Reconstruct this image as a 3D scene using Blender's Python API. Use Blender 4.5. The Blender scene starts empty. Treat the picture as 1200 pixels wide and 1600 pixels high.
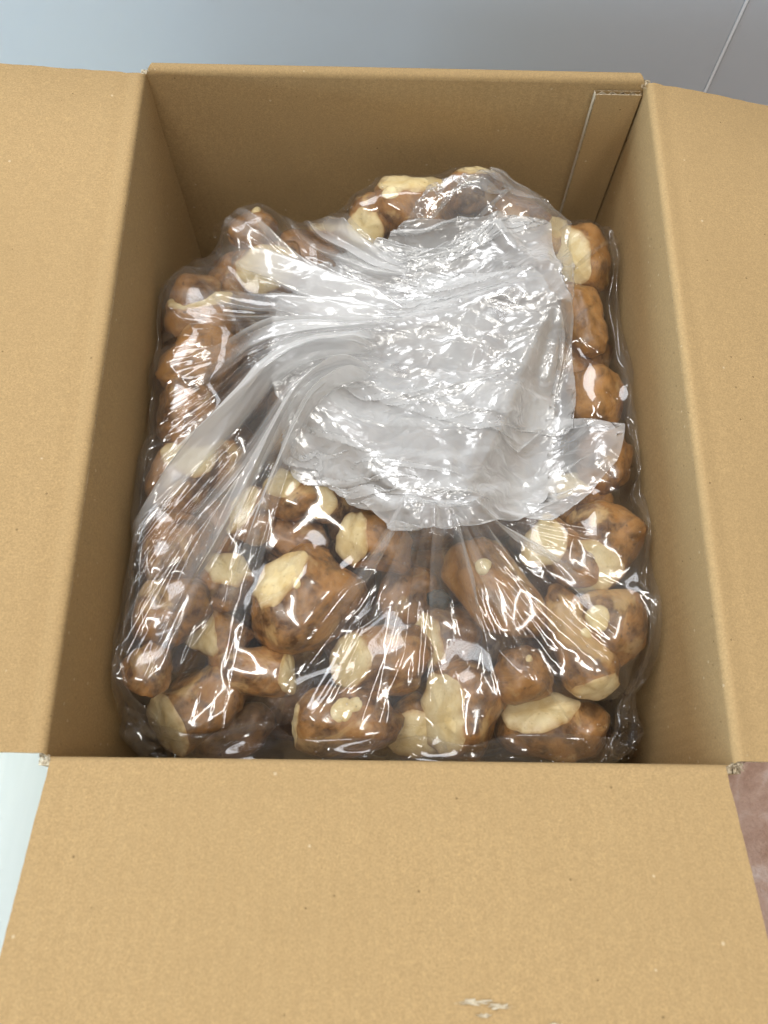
import bpy, bmesh, math, random
import numpy as np
from mathutils import Vector, Matrix, noise as mnoise

rad = math.radians
scn = bpy.context.scene
C = scn.collection

# ------------------------------------------------------------------ camera
cam_d = bpy.data.cameras.new("camera")
cam = bpy.data.objects.new("camera", cam_d)
C.objects.link(cam)
cam_d.sensor_fit = 'VERTICAL'
cam_d.sensor_height = 36.0
cam_d.lens = 36.0 * 1300 / 1600
cam_d.clip_start = 0.02
cam_d.clip_end = 50
M = Matrix.Rotation(-0.0287, 3, 'Z') @ Matrix.Rotation(0.35267, 3, 'X') @ Matrix.Rotation(0.04227, 3, 'Z')
cam.matrix_world = Matrix.Translation((-0.01011, -0.26432, 0.75103)) @ M.to_4x4()
cam_d.dof.use_dof = True
cam_d.dof.focus_distance = 0.56
cam_d.dof.aperture_fstop = 9.0
scn.camera = cam

# ------------------------------------------------------------------ world and lamps
world = bpy.data.worlds.new("World")
scn.world = world
world.use_nodes = True
bg = world.node_tree.nodes["Background"]
bg.inputs["Color"].default_value = (1.0, 0.975, 0.93, 1)
bg.inputs["Strength"].default_value = 0.31


def area(name, loc, target, sx, sy, power, col, spread=180):
    d = bpy.data.lights.new(name, 'AREA')
    d.shape = 'RECTANGLE'
    d.size, d.size_y = sx, sy
    d.energy = power
    d.color = col
    d.spread = rad(spread)
    o = bpy.data.objects.new(name, d)
    C.objects.link(o)
    o.location = loc
    o.rotation_euler = (Vector(target) - Vector(loc)).to_track_quat('-Z', 'Y').to_euler()
    return o


area("window_light", (-0.65, 1.05, 2.05), (0, 0, 0.25), 1.3, 1.0, 39, (0.97, 0.98, 1.0))
area("ceiling_lamp", (-0.55, -0.75, 2.35), (0, 0, 0.2), 1.2, 0.16, 24, (1.0, 0.97, 0.91))
area("ceiling_lamp", (0.75, -0.35, 2.35), (0.3, -.2, 0.2), 1.2, 0.16, 17, (1.0, 0.97, 0.91))
area("side_window_light", (-2.2, -0.3, 0.36), (-0.3, 0.1, 0.15), 0.8, 0.5, 60, (0.62, 0.83, 1.0))

scn.view_settings.view_transform = 'Standard'
scn.view_settings.look = 'None'
scn.view_settings.exposure = -0.24
scn.view_settings.gamma = 1.0
scn.view_settings.use_curve_mapping = False
scn.render.engine = 'CYCLES'
cy = scn.cycles
cy.max_bounces = 8
cy.diffuse_bounces = 4
cy.glossy_bounces = 3
cy.transmission_bounces = 6
cy.transparent_max_bounces = 40
cy.caustics_reflective = False
cy.caustics_refractive = False
cy.sample_clamp_indirect = 6
cy.use_denoising = True
cy.use_adaptive_sampling = True
cy.adaptive_threshold = .04
cy.adaptive_min_samples = 12

rng = np.random.default_rng(11)
random.seed(5)


# ------------------------------------------------------------------ material helpers
class NT:
    def __init__(self, name):
        self.m = bpy.data.materials.new(name)
        self.m.use_nodes = True
        self.t = self.m.node_tree
        self.t.nodes.clear()
        self.out = self.t.nodes.new("ShaderNodeOutputMaterial")

    def n(self, kind, **kw):
        nd = self.t.nodes.new("ShaderNode" + kind)
        for k, v in kw.items():
            if k.startswith("_"):
                setattr(nd, k[1:], v)
            else:
                key = int(k[1:]) if k[0] == "i" and k[1:].isdigit() else k.replace("_", " ")
                self.set(nd.inputs[key], v)
        return nd

    def set(self, sock, v):
        if isinstance(v, bpy.types.NodeSocket):
            self.t.links.new(v, sock)
        elif isinstance(v, bpy.types.Node):
            self.t.links.new(v.outputs[0], sock)
        elif isinstance(v, tuple) and len(v) == 3 and sock.type == 'RGBA':
            sock.default_value = (*v, 1)
        else:
            sock.default_value = v

    def math(self, op, a, b=0.0, clamp=False):
        nd = self.n("Math", _operation=op, _use_clamp=clamp)
        self.set(nd.inputs[0], a)
        self.set(nd.inputs[1], b)
        return nd.outputs[0]

    def ramp(self, fac, pts):
        nd = self.n("ValToRGB")
        self.set(nd.inputs[0], fac)
        el = nd.color_ramp.elements
        while len(el) < len(pts):
            el.new(0.5)
        for e, (p, c) in zip(el, pts):
            e.position = p
            e.color = (c, c, c, 1) if not isinstance(c, tuple) else (*c, 1)
        return nd.outputs[0]

    def mix(self, fac, a, b, blend='MIX'):
        nd = self.n("Mix", _data_type='RGBA', _blend_type=blend)
        self.set(nd.inputs[0], fac)
        self.set(nd.inputs[6], a)
        self.set(nd.inputs[7], b)
        return nd.outputs[2]

    def noise(self, vec, scale, detail=3, rough=.55, dist=0.0):
        nd = self.n("TexNoise", Scale=scale, Detail=detail, Roughness=rough, Distortion=dist)
        if vec is not None:
            self.set(nd.inputs["Vector"], vec)
        return nd.outputs[0]

    def bump(self, h, strength, dist, normal=None):
        nd = self.n("Bump", Strength=strength, Distance=dist, Height=h)
        if normal is not None:
            self.set(nd.inputs["Normal"], normal)
        return nd.outputs[0]

    def finish(self, shader):
        self.t.links.new(shader.outputs[0] if isinstance(shader, bpy.types.Node) else shader, self.out.inputs[0])
        return self.m


def mat_cardboard(name, base=(0.488, 0.334, 0.160), axis=None):
    k = NT(name)
    tc = k.n("TexCoord").outputs["Object"]
    fine = k.noise(tc, 850, 4, .8)
    mid = k.noise(tc, 260, 3, .65)
    big = k.noise(tc, 9, 3, .5)
    col = k.mix(k.ramp(fine, [(.34, 0.0), (.66, 1.0)]), tuple(c * .76 for c in base), tuple(min(1, c * 1.17) for c in base))
    col = k.mix(k.ramp(mid, [(.36, .32), (.62, 0.0)]), col, tuple(c * .80 for c in base))
    col = k.mix(k.ramp(big, [(.35, .28), (.65, 0.0)]), col, tuple(c * .86 for c in base))
    v = k.n("TexVoronoi", Vector=tc, Scale=150.0)
    w = k.n("SeparateColor", i0=v.outputs["Color"]).outputs[0]
    dot = k.math('LESS_THAN', v.outputs["Distance"], .10)
    dark = k.math('MULTIPLY', dot, k.math('GREATER_THAN', w, .94))
    light = k.math('MULTIPLY', k.math('LESS_THAN', v.outputs["Distance"], .13), k.math('LESS_THAN', w, .035))
    col = k.mix(k.math('MULTIPLY', dark, .6), col, (.13, .08, .035))
    col = k.mix(k.math('MULTIPLY', light, .35), col, (.85, .74, .55))
    # washboard of the fluting under the liner
    sx = k.n("SeparateXYZ", Vector=tc)
    h = k.math('ADD', k.math('MULTIPLY', fine, .5), k.math('MULTIPLY', mid, .5))
    if axis is not None:
        wave = k.math('SINE', k.math('MULTIPLY', sx.outputs[axis], 2 * math.pi / .0078))
        h2 = k.math('ADD', k.math('MULTIPLY', wave, .20), h)
    else:
        h2 = h
    nrm = k.bump(h2, .25, .0008)
    p = k.n("BsdfPrincipled", Base_Color=col, Roughness=.82, Normal=nrm)
    p.inputs["Specular IOR Level"].default_value = .25
    return k.finish(p)


def mat_edge():
    k = NT("cardboard_raw_edge")
    tc = k.n("TexCoord").outputs["Object"]
    f = k.noise(tc, 420, 3, .7)
    col = k.ramp(f, [(.36, (.16, .11, .06)), (.5, (.52, .42, .28)), (.66, (.78, .70, .55))])
    p = k.n("BsdfPrincipled", Base_Color=col, Roughness=.9, Normal=k.bump(f, .6, .001))
    return k.finish(p)


def mat_skin():
    k = NT("tuber_skin")
    tc = k.n("TexCoord").outputs["Object"]
    oi = k.n("ObjectInfo")
    off = k.n("VectorMath", _operation='ADD', i0=tc)
    sc = k.n("VectorMath", _operation='SCALE', i0=oi.outputs["Location"])
    sc.inputs["Scale"].default_value = 37.0
    k.set(off.inputs[1], sc.outputs[0])
    tc = off.outputs[0]
    hue = k.n("SeparateColor", i0=oi.outputs["Color"]).outputs[0]
    a = k.noise(tc, 48, 5, .62, .6)
    b = k.noise(tc, 140, 5, .65)
    c = k.noise(tc, 26, 4, .6, 1.2)
    col = k.mix(k.ramp(a, [(.40, 0.0), (.58, 1.0)]), (.075, .028, .007), (.36, .165, .042))
    col = k.mix(k.ramp(b, [(.40, 0.0), (.72, .45)]), col, (.50, .29, .12))
    col = k.mix(k.ramp(c, [(.57, 0.0), (.66, .65)]), col, (.62, .42, .18))
    # dark fine pits and scabs
    d = k.noise(tc, 210, 3, .6)
    col = k.mix(k.ramp(d, [(.27, .75), (.37, 0.0)]), col, (.06, .028, .012))
    col = k.mix(k.ramp(hue, [(.0, .55), (.5, 0.0)]), col, (.13, .065, .045))
    col = k.mix(k.ramp(hue, [(.5, 0.0), (1.0, .30)]), col, (.50, .25, .065))
    h = k.math('ADD', k.math('MULTIPLY', a, .7), k.math('MULTIPLY', b, .35))
    p = k.n("BsdfPrincipled", Base_Color=col, Roughness=k.ramp(b, [(.3, .30), (.7, .52)]), Normal=k.bump(h, .55, .0025))
    p.inputs["Coat Weight"].default_value = .2
    p.inputs["Coat Roughness"].default_value = .2
    return k.finish(p)


def mat_flesh():
    k = NT("tuber_flesh")
    tc = k.n("TexCoord").outputs["Object"]
    a = k.noise(tc, 70, 4, .6, .5)
    b = k.noise(tc, 420, 2, .5)
    col = k.mix(k.ramp(a, [(.35, 0.0), (.68, 1.0)]), (.74, .57, .27), (.89, .77, .47))
    col = k.mix(k.ramp(b, [(.25, .6), (.33, 0.0)]), col, (.30, .17, .06))
    rim = k.n("Attribute", _attribute_name="rim").outputs["Fac"]
    col = k.mix(k.math('MULTIPLY', rim, k.ramp(k.noise(tc, 110, 3, .6), [(.35, .25), (.6, .95)])), col, (.38, .20, .06))
    p = k.n("BsdfPrincipled", Base_Color=col, Roughness=.42, Normal=k.bump(a, .3, .0015))
    return k.finish(p)


def mat_film(name, haze, rough, bump1, bump2, gloss=1.0, rim=3.0, fine=42, layered=0.0, facets=0.0):
    k = NT(name)
    tc = k.n("TexCoord").outputs["Object"]
    lw = k.n("LayerWeight", Blend=.5)
    # crinkles: sharp-edged ridges at two sizes plus a soft ripple
    def ridged(scale, detail):
        nd = k.n("TexNoise", _noise_type='RIDGED_MULTIFRACTAL', Vector=tc, Scale=scale, Detail=detail, Roughness=.5, Distortion=.35)
        return nd.outputs[0]
    h = k.math('ADD', k.math('MULTIPLY', ridged(fine, 2.0), bump2), k.math('MULTIPLY', ridged(fine * 2.8, 1.5), bump2 * .35))
    h = k.math('ADD', h, k.math('MULTIPLY', k.noise(tc, 30, 3, .5, .5), bump1))
    if facets:       # creased flat facets of crumpled film
        wz = k.n("TexNoise", Vector=tc, Scale=26.0, Detail=2.0)
        for rot, scl, amp in (((.2, .1, .25), (20, 46, 26), 1.0), ((.25, .2, .15), (50, 115, 60), .36), ((.2, 1.1, 2.3), (150, 230, 150), .07)):
            wv = k.n("VectorMath", _operation='SCALE', i0=wz.outputs["Color"]); wv.inputs["Scale"].default_value = .035
            ad = k.n("VectorMath", _operation='ADD', i0=tc); k.set(ad.inputs[1], wv.outputs[0])
            mp = k.n("Mapping", Vector=ad.outputs[0])
            mp.inputs["Rotation"].default_value = rot
            mp.inputs["Scale"].default_value = scl
            vo = k.n("TexVoronoi", _distance='CHEBYCHEV', Vector=mp.outputs[0], Scale=1.0)
            h = k.math('ADD', h, k.math('MULTIPLY', vo.outputs["Distance"], facets * amp))
    nrm = k.bump(h, 1.0, .004)
    k.set(lw.inputs["Normal"], nrm)
    f5 = k.math('POWER', lw.outputs["Facing"], 4.0)
    fac = k.math('ADD', k.math('MULTIPLY', f5, .55), .085 * gloss, clamp=True)
    gl = k.n("BsdfGlossy", Color=(1, 1, 1), Roughness=rough, Normal=nrm)
    tr = k.n("BsdfTransparent", Color=(.985, .985, .985))
    df = k.n("BsdfDiffuse", Color=(.97, .975, .98), Normal=nrm)
    tl = k.n("BsdfTranslucent", Color=(.97, .975, .98), Normal=nrm)
    hz = k.n("MixShader", i0=.3, i1=df.outputs[0], i2=tl.outputs[0])
    hm = k.noise(tc, 18, 3, .6)
    hf = k.math('MULTIPLY', k.ramp(hm, [(.3, .45), (.7, 1.0)]), haze)
    hf = k.math('ADD', hf, k.math('MULTIPLY', k.math('POWER', lw.outputs["Facing"], 3.0), haze * rim), clamp=True)
    if layered:      # more haze where several plies of film lie on each other
        at = k.n("Attribute", _attribute_name="plies")
        hf = k.math('ADD', hf, k.math('MULTIPLY', at.outputs["Fac"], layered), clamp=True)
    m1 = k.n("MixShader", i0=hf, i1=tr.outputs[0], i2=hz.outputs[0])
    m2 = k.n("MixShader", i0=fac, i1=m1.outputs[0], i2=gl.outputs[0])
    return k.finish(m2)


def mat_simple(name, col, rough, nscale=None, var=.15, bump=0.0, metallic=0.0):
    k = NT(name)
    tc = k.n("TexCoord").outputs["Object"]
    if nscale:
        f = k.noise(tc, nscale, 4, .6)
        c = k.mix(f, tuple(x * (1 - var) for x in col), tuple(min(1, x * (1 + var)) for x in col))
    else:
        f, c = None, col
    p = k.n("BsdfPrincipled", Base_Color=c, Roughness=rough, Metallic=metallic)
    if bump and f is not None:
        k.set(p.inputs["Normal"], k.bump(f, bump, .002))
    return k.finish(p)


def mat_mottled():
    k = NT("mat_pile")
    tc = k.n("TexCoord").outputs["Object"]
    a = k.noise(tc, 22, 5, .65, .8)
    b = k.noise(tc, 300, 3, .6)
    col = k.ramp(a, [(.3, (.46, .27, .19)), (.5, (.64, .43, .34)), (.68, (.84, .70, .64))])
    col = k.mix(k.math('MULTIPLY', b, .35), col, (.10, .06, .05))
    p = k.n("BsdfPrincipled", Base_Color=col, Roughness=.75, Normal=k.bump(b, .5, .002))
    return k.finish(p)


def mat_floor():
    k = NT("pale_laminate")
    tc = k.n("TexCoord").outputs["Object"]
    mp = k.n("Mapping", Vector=tc)
    mp.inputs["Scale"].default_value = (14, 1.6, 1)
    a = k.noise(mp.outputs[0], 3, 4, .6, 1.0)
    col = k.mix(a, (.60, .68, .66), (.76, .82, .80))
    p = k.n("BsdfPrincipled", Base_Color=col, Roughness=.28)
    return k.finish(p)


def mat_wall():
    k = NT("grey_enamel_panel")
    tc = k.n("TexCoord").outputs["Object"]
    a = k.noise(tc, 900, 2, .5)
    b = k.noise(tc, 4, 2, .5)
    col = k.mix(b, (.53, .565, .615), (.58, .61, .65))
    p = k.n("BsdfPrincipled", Base_Color=col, Roughness=.34, Normal=k.bump(a, .12, .0006))
    return k.finish(p)


KRAFT_Y = mat_cardboard("kraft_flutes_along_y", axis=1)
KRAFT_X = mat_cardboard("kraft_flutes_along_x", axis=0)
EDGE = mat_edge()
SKIN = mat_skin()
FLESH = mat_flesh()
FILM = mat_film("clear_film", .026, .11, .10, .006, .75, 1.0)
VEIL = mat_film("hazy_film", .17, .09, .15, .03, 1.3, 2.0, 60, 0.0, .6)
PLEAT = mat_film("pleated_film", .026, .11, .10, .006, .85, 3.5, 42, .46, .20)
NECK = mat_film("crumpled_film", .52, .20, .30, .06, 1.25, 2.0, 85, 0.0, 1.05)
SCRAP = mat_simple("dark_scrap", (.03, .035, .035), .6, 120, .5, .6)
RUG = mat_mottled()
FLOOR = mat_floor()
WALL = mat_wall()
SEAM = mat_simple("seam_strip", (.88, .90, .93), .3)
RESIDUE = mat_simple("white_paper_residue", (.62, .54, .40), .8, 300, .2, .4)


# ------------------------------------------------------------------ mesh helpers
def link(name, me, mat, parent=None, smooth=True):
    for m in (mat if isinstance(mat, (list, tuple)) else [mat]):
        me.materials.append(m)
    if smooth:
        me.polygons.foreach_set("use_smooth", np.ones(len(me.polygons), dtype=bool))
    o = bpy.data.objects.new(name, me)
    C.objects.link(o)
    if parent is not None:
        o.parent = parent
    return o


def mesh_from(name, verts, faces, midx=None):
    me = bpy.data.meshes.new(name)
    me.from_pydata([tuple(v) for v in verts], [], faces)
    if midx is not None:
        me.polygons.foreach_set("material_index", midx)
    me.update()
    return me


def empty(name, loc):
    o = bpy.data.objects.new(name, None)
    o.empty_display_size = .05
    C.objects.link(o)
    o.location = loc
    return o


def tag(o, label=None, cat=None, group=None, kind=None):
    if label: o["label"] = label
    if cat: o["category"] = cat
    if group: o["group"] = group
    if kind: o["kind"] = kind
    return o


def fbm(x, y, z=0.0, f=10.0):
    return mnoise.fractal(Vector((x * f, y * f, z)), 1.0, 2.0, 3)


def slab(inner, outer, name, mats, parent):
    """closed slab between two equal grids of points; rim faces take material 1"""
    n, m = inner.shape[:2]
    verts = np.concatenate([inner.reshape(-1, 3), outer.reshape(-1, 3)])
    o = n * m
    faces, mi = [], []
    for i in range(n - 1):
        for j in range(m - 1):
            a, b, c, d = i * m + j, i * m + j + 1, (i + 1) * m + j + 1, (i + 1) * m + j
            faces.append((a, b, c, d)); mi.append(0)
            faces.append((o + d, o + c, o + b, o + a)); mi.append(0)
    for i in range(n - 1):
        for j in (0, m - 1):
            a, b = i * m + j, (i + 1) * m + j
            faces.append((a, b, o + b, o + a) if j == 0 else (b, a, o + a, o + b)); mi.append(1)
    for j in range(m - 1):
        for i in (0, n - 1):
            a, b = i * m + j, i * m + j + 1
            faces.append((b, a, o + a, o + b) if i == 0 else (a, b, o + b, o + a)); mi.append(1)
    me = mesh_from(name, verts, faces, mi)
    bm = bmesh.new(); bm.from_mesh(me)
    bmesh.ops.recalc_face_normals(bm, faces=bm.faces)
    for e in bm.edges:
        if len(e.link_faces) == 2 and e.link_faces[0].material_index != e.link_faces[1].material_index:
            e.smooth = False
    bm.to_mesh(me); bm.free()
    return link(name, me, mats, parent)


# ------------------------------------------------------------------ setting
HX, HY, H, T = 0.180, 0.2359, 0.300, 0.0045

def plane_box(name, lo, hi, mat, parent=None, bevel=0.0):
    bm = bmesh.new()
    bmesh.ops.create_cube(bm, size=1)
    lo, hi = Vector(lo), Vector(hi)
    for v in bm.verts:
        v.co = Vector((lo[i] + (v.co[i] + .5) * (hi[i] - lo[i]) for i in range(3)))
    if bevel:
        bmesh.ops.bevel(bm, geom=bm.edges[:], offset=bevel, segments=2, affect='EDGES')
    me = bpy.data.meshes.new(name); bm.to_mesh(me); bm.free()
    return link(name, me, mat, parent, smooth=False)

tag(plane_box("floor", (-2.5, -2.5, -.03), (2.5, .36, -.0145), FLOOR), kind="structure")
wall = empty("wall", (0, .34, 0)); tag(wall, kind="structure")
SEAM_X = .2745
pl = plane_box("panel", (-2.5, 0, -.0145), (SEAM_X - .0012, .02, 0.50), WALL, wall, .0008)
pr = plane_box("panel", (SEAM_X + .0012, 0, -.0145), (2.5, .02, 0.50), WALL, wall, .0008)
plane_box("seam_strip", (SEAM_X - .0011, -.0006, -.0145), (SEAM_X + .0011, .018, 0.50), SEAM, wall)

# brown mat under the right-hand side of the box
nm = 60
g = np.zeros((nm, nm, 3))
for i in range(nm):
    for j in range(nm):
        x = -.05 + .95 * i / (nm - 1); y = -.95 + 1.18 * j / (nm - 1)
        g[i, j] = (x, y, -.002 + .0015 * fbm(x, y, 3, 14))
g2 = g.copy(); g2[..., 2] = -.0142
rug = slab(g, g2, "floor_mat", [RUG, RUG], None)
tag(rug, "mottled brown soft mat lying under the right side of the box", "mat")

# ------------------------------------------------------------------ cardboard box
box = empty("cardboard_box", (0, 0, 0))
tag(box, "open brown corrugated cardboard box with its flaps spread out", "box")
RB = .0045            # crease radius


def bow(side, s, z):
    """inward bulge of a wall: s along the wall -1..1, z height"""
    k = {'left': .002, 'right': .001, 'front': .000, 'back': .001}[side]
    return k * (1 - s * s) * math.sin(math.pi * min(1, max(0, (H - z) / .26)))


def frame(side):
    """origin on the inner face at floor level, along-wall unit vector, outward unit vector, half length"""
    return {'left': (Vector((-HX, 0, 0)), Vector((0, 1, 0)), Vector((-1, 0, 0)), HY),
            'right': (Vector((HX, 0, 0)), Vector((0, 1, 0)), Vector((1, 0, 0)), HY),
            'front': (Vector((0, -HY, 0)), Vector((1, 0, 0)), Vector((0, -1, 0)), HX),
            'back': (Vector((0, HY, 0)), Vector((1, 0, 0)), Vector((0, 1, 0)), HX)}[side]


def make_wall(side):
    o, al, out, hl = frame(side)
    n, m = 50, 40
    A = np.zeros((n, m, 3)); B = np.zeros((n, m, 3))
    for i in range(n):
        s = -1 + 2 * i / (n - 1)
        for j in range(m):
            z = .004 + (H - RB - .004) * j / (m - 1)
            w = bow(side, s, z) + .0007 * fbm(s * .3 + hl, z, {'left': 1, 'right': 2, 'front': 3, 'back': 4}[side], 12) * min(1, (H - RB - z) / .02)
            p = o + al * (s * (hl + (T * .9 if side in ('front', 'back') else 0))) - out * w
            A[i, j] = (p.x, p.y, z)
            q = p + out * T
            B[i, j] = (q.x, q.y, z)
    return slab(A, B, "wall_panel", [KRAFT_Y if side in ('left', 'right') else KRAFT_X, EDGE], box)


def make_flap(side, ang, length, inset0, inset1, seed, curl=0.0, skew=(0, 0)):
    """flap hinged on the rim of a wall; ang = degrees above horizontal"""
    o, al, out, hl = frame(side)
    n, m = 80, 56
    A = np.zeros((n, m, 3)); B = np.zeros((n, m, 3))
    th_end = rad(90 - ang)
    narc = 12
    prof = []
    for j in range(narc + 1):
        t = th_end * j / narc
        # dented crease: a small pinch halfway round the bend
        rr = RB
        prof.append((rr * (1 - math.cos(t)), H - RB + rr * math.sin(t), t))
    x0, z0, t0 = prof[-1]
    for j in range(1, m - narc):
        d = length * j / (m - narc - 1)
        t = t0 + rad(curl) * (d / length)
        x0 += length / (m - narc - 1) * math.sin(t)
        z0 += length / (m - narc - 1) * math.cos(t)
        prof.append((x0, z0, t))
    for i in range(n):
        u = i / (n - 1)
        for j, (px, pz, t) in enumerate(prof):
            d = max(0.0, j - narc) / (m - narc - 1)
            k = min(1.0, j / (narc * .6))
            i0 = inset0 * k + skew[0] * d
            i1 = inset1 * k + skew[1] * d
            ragged = .0002 * fbm(d * 3, seed, 0, 25)
            s = (-hl + i0 + ragged) * (1 - u) + (hl - i1 + ragged) * u
            wob = (.0006 * fbm(u * .4 + seed, d * .3, seed, 6) + .0004 * fbm(u + seed, d, seed, 22)) * min(1, d * 8)
            crease = -.0009 * math.exp(-((d - .045) / .018) ** 2) if j > narc else 0
            nx, nz = -math.cos(t), math.sin(t)
            hh = wob + crease
            p = o + al * s + out * (px + nx * hh)
            q = p + out * (-nx * T)
            A[i, j] = (p.x, p.y, pz + nz * hh)
            B[i, j] = (q.x, q.y, pz + nz * hh - nz * T)
    return slab(A, B, "flap", [KRAFT_Y if side in ('left', 'right') else KRAFT_X, EDGE], box)


for sd in ('left', 'right', 'front', 'back'):
    make_wall(sd)
make_flap('left', 2.5, .178, .0015, .0035, 1.3, -3, (0, 0))
make_flap('right', -11, .178, .0015, .003, 2.7, 2, (0, 0))
make_flap('front', 17, .178, .003, .005, 4.1, 0, (0, 0))
make_flap('back', -84, .178, .004, .004, 6.2, 0, (0, 0))
plane_box("bottom_panel", (-HX + .0005, -HY + .0005, 0), (HX - .0005, HY - .0005, .0038), KRAFT_X, box)

# glue tab: two liners with the wavy fluting between them, on the inside of the back wall
tab = empty("glue_tab", (0, 0, 0)); tab.parent = box
TX0, TX1 = HX - .0345, HX - .0015
TY = HY - .0012
def strip(name, fy, y_th, mat, z1, parent, n=70, x0=TX0, x1=TX1):
    m = 24
    A = np.zeros((n, m, 3)); B = np.zeros((n, m, 3))
    for i in range(n):
        for j in range(m):
            u = i / (n - 1)
            x = x0 + (x1 - x0) * u
            z = .006 + (z1 - .006) * j / (m - 1)
            slant = .004 * (1 - z / H) * (1 - u)
            y = fy(x)
            A[i, j] = (x + slant, y - y_th, z)
            B[i, j] = (x + slant, y, z)
    return slab(A, B, name, [mat, EDGE], parent)
strip("liner", lambda x: TY - .0036 + .00004 * math.sin(x * 850), .0005, KRAFT_X, H - .0092, tab)
strip("liner", lambda x: TY - .0002, .0004, KRAFT_X, H - .0090, tab)
strip("fluting", lambda x: TY - .0021 + .00125 * math.sin(x * 2 * math.pi / .0074), .0003, EDGE, H - .0094, tab, 110)

n_ = 30
A = np.zeros((n_, 2, 3)); B = np.zeros((n_, 2, 3))
for i in range(n_):
    z = .006 + (H - .0093 - .006) * i / (n_ - 1)
    x = TX0 + .004 * (1 - z / H) - .0006 + .00025 * fbm(z, 0, 5, 160)
    A[i] = [(x - .0006, TY - .0042, z), (x - .0006, TY - .0001, z)]
    B[i] = [(x, TY - .0042, z), (x, TY - .0001, z)]
slab(A, B, "cut_edge", [RESIDUE, RESIDUE], tab)

# torn fibres where the slots between the flaps were cut
def torn_tuft(loc, n, size, seed):
    r = random.Random(seed)
    vs, fs = [], []
    for k in range(n):
        p = Vector(loc) + Vector((r.uniform(-1, 1) * size, r.uniform(-1, 1) * size * .6, r.uniform(-.3, .6) * size * .5))
        d = Vector((r.uniform(-1, 1), r.uniform(-1, 1), r.uniform(-.2, .8))).normalized() * size * r.uniform(.3, .8)
        w = Vector((r.uniform(-1, 1), r.uniform(-1, 1), r.uniform(-1, 1))).normalized() * size * r.uniform(.15, .35)
        b = len(vs)
        vs += [p, p + w, p + d + w * .5, p + d * .9 - w * .3]
        fs.append((b, b + 1, b + 2, b + 3))
    o = link("torn_edge", mesh_from("torn_edge", vs, fs), EDGE, box, smooth=False)
    return o
torn_tuft((HX - .0005, HY - .004, H - .003), 26, .0026, 1)
torn_tuft((HX + .001, -HY - .0005, H - .0015), 40, .0032, 2)
torn_tuft((-HX - .0005, -HY - .001, H - .002), 22, .0024, 3)
torn_tuft((-HX + .003, HY + .001, H - .002), 14, .0020, 4)

# white scraps of paper left on the front flap where a sticker was torn off
def residue(x, d, sx, sy, seed):
    ct, st_ = math.cos(rad(17)), math.sin(rad(17))
    o = Vector((x, -HY - RB - d * ct, H - .0002 + d * st_ + .0012))
    vs, fs = [o.copy()], []
    r = random.Random(seed); m = 26
    for i in range(m):
        th = 2 * math.pi * i / m
        rr = r.uniform(.2, 1.0)
        e = rr * sy * math.sin(th)
        vs.append(o + Vector((rr * sx * math.cos(th), -e * ct, e * st_ + r.uniform(-.0003, .0005))))
    for i in range(m):
        fs.append((0, 1 + i, 1 + (i + 1) % m))
    link("sticker_residue", mesh_from("sticker_residue", vs, fs), RESIDUE, box, smooth=False)
residue(.036, .1045, .012, .0016, 1); residue(.047, .1060, .008, .0014, 2); residue(.041, .1095, .005, .0010, 3); residue(.072, .113, .005, .0012, 4)

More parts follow.
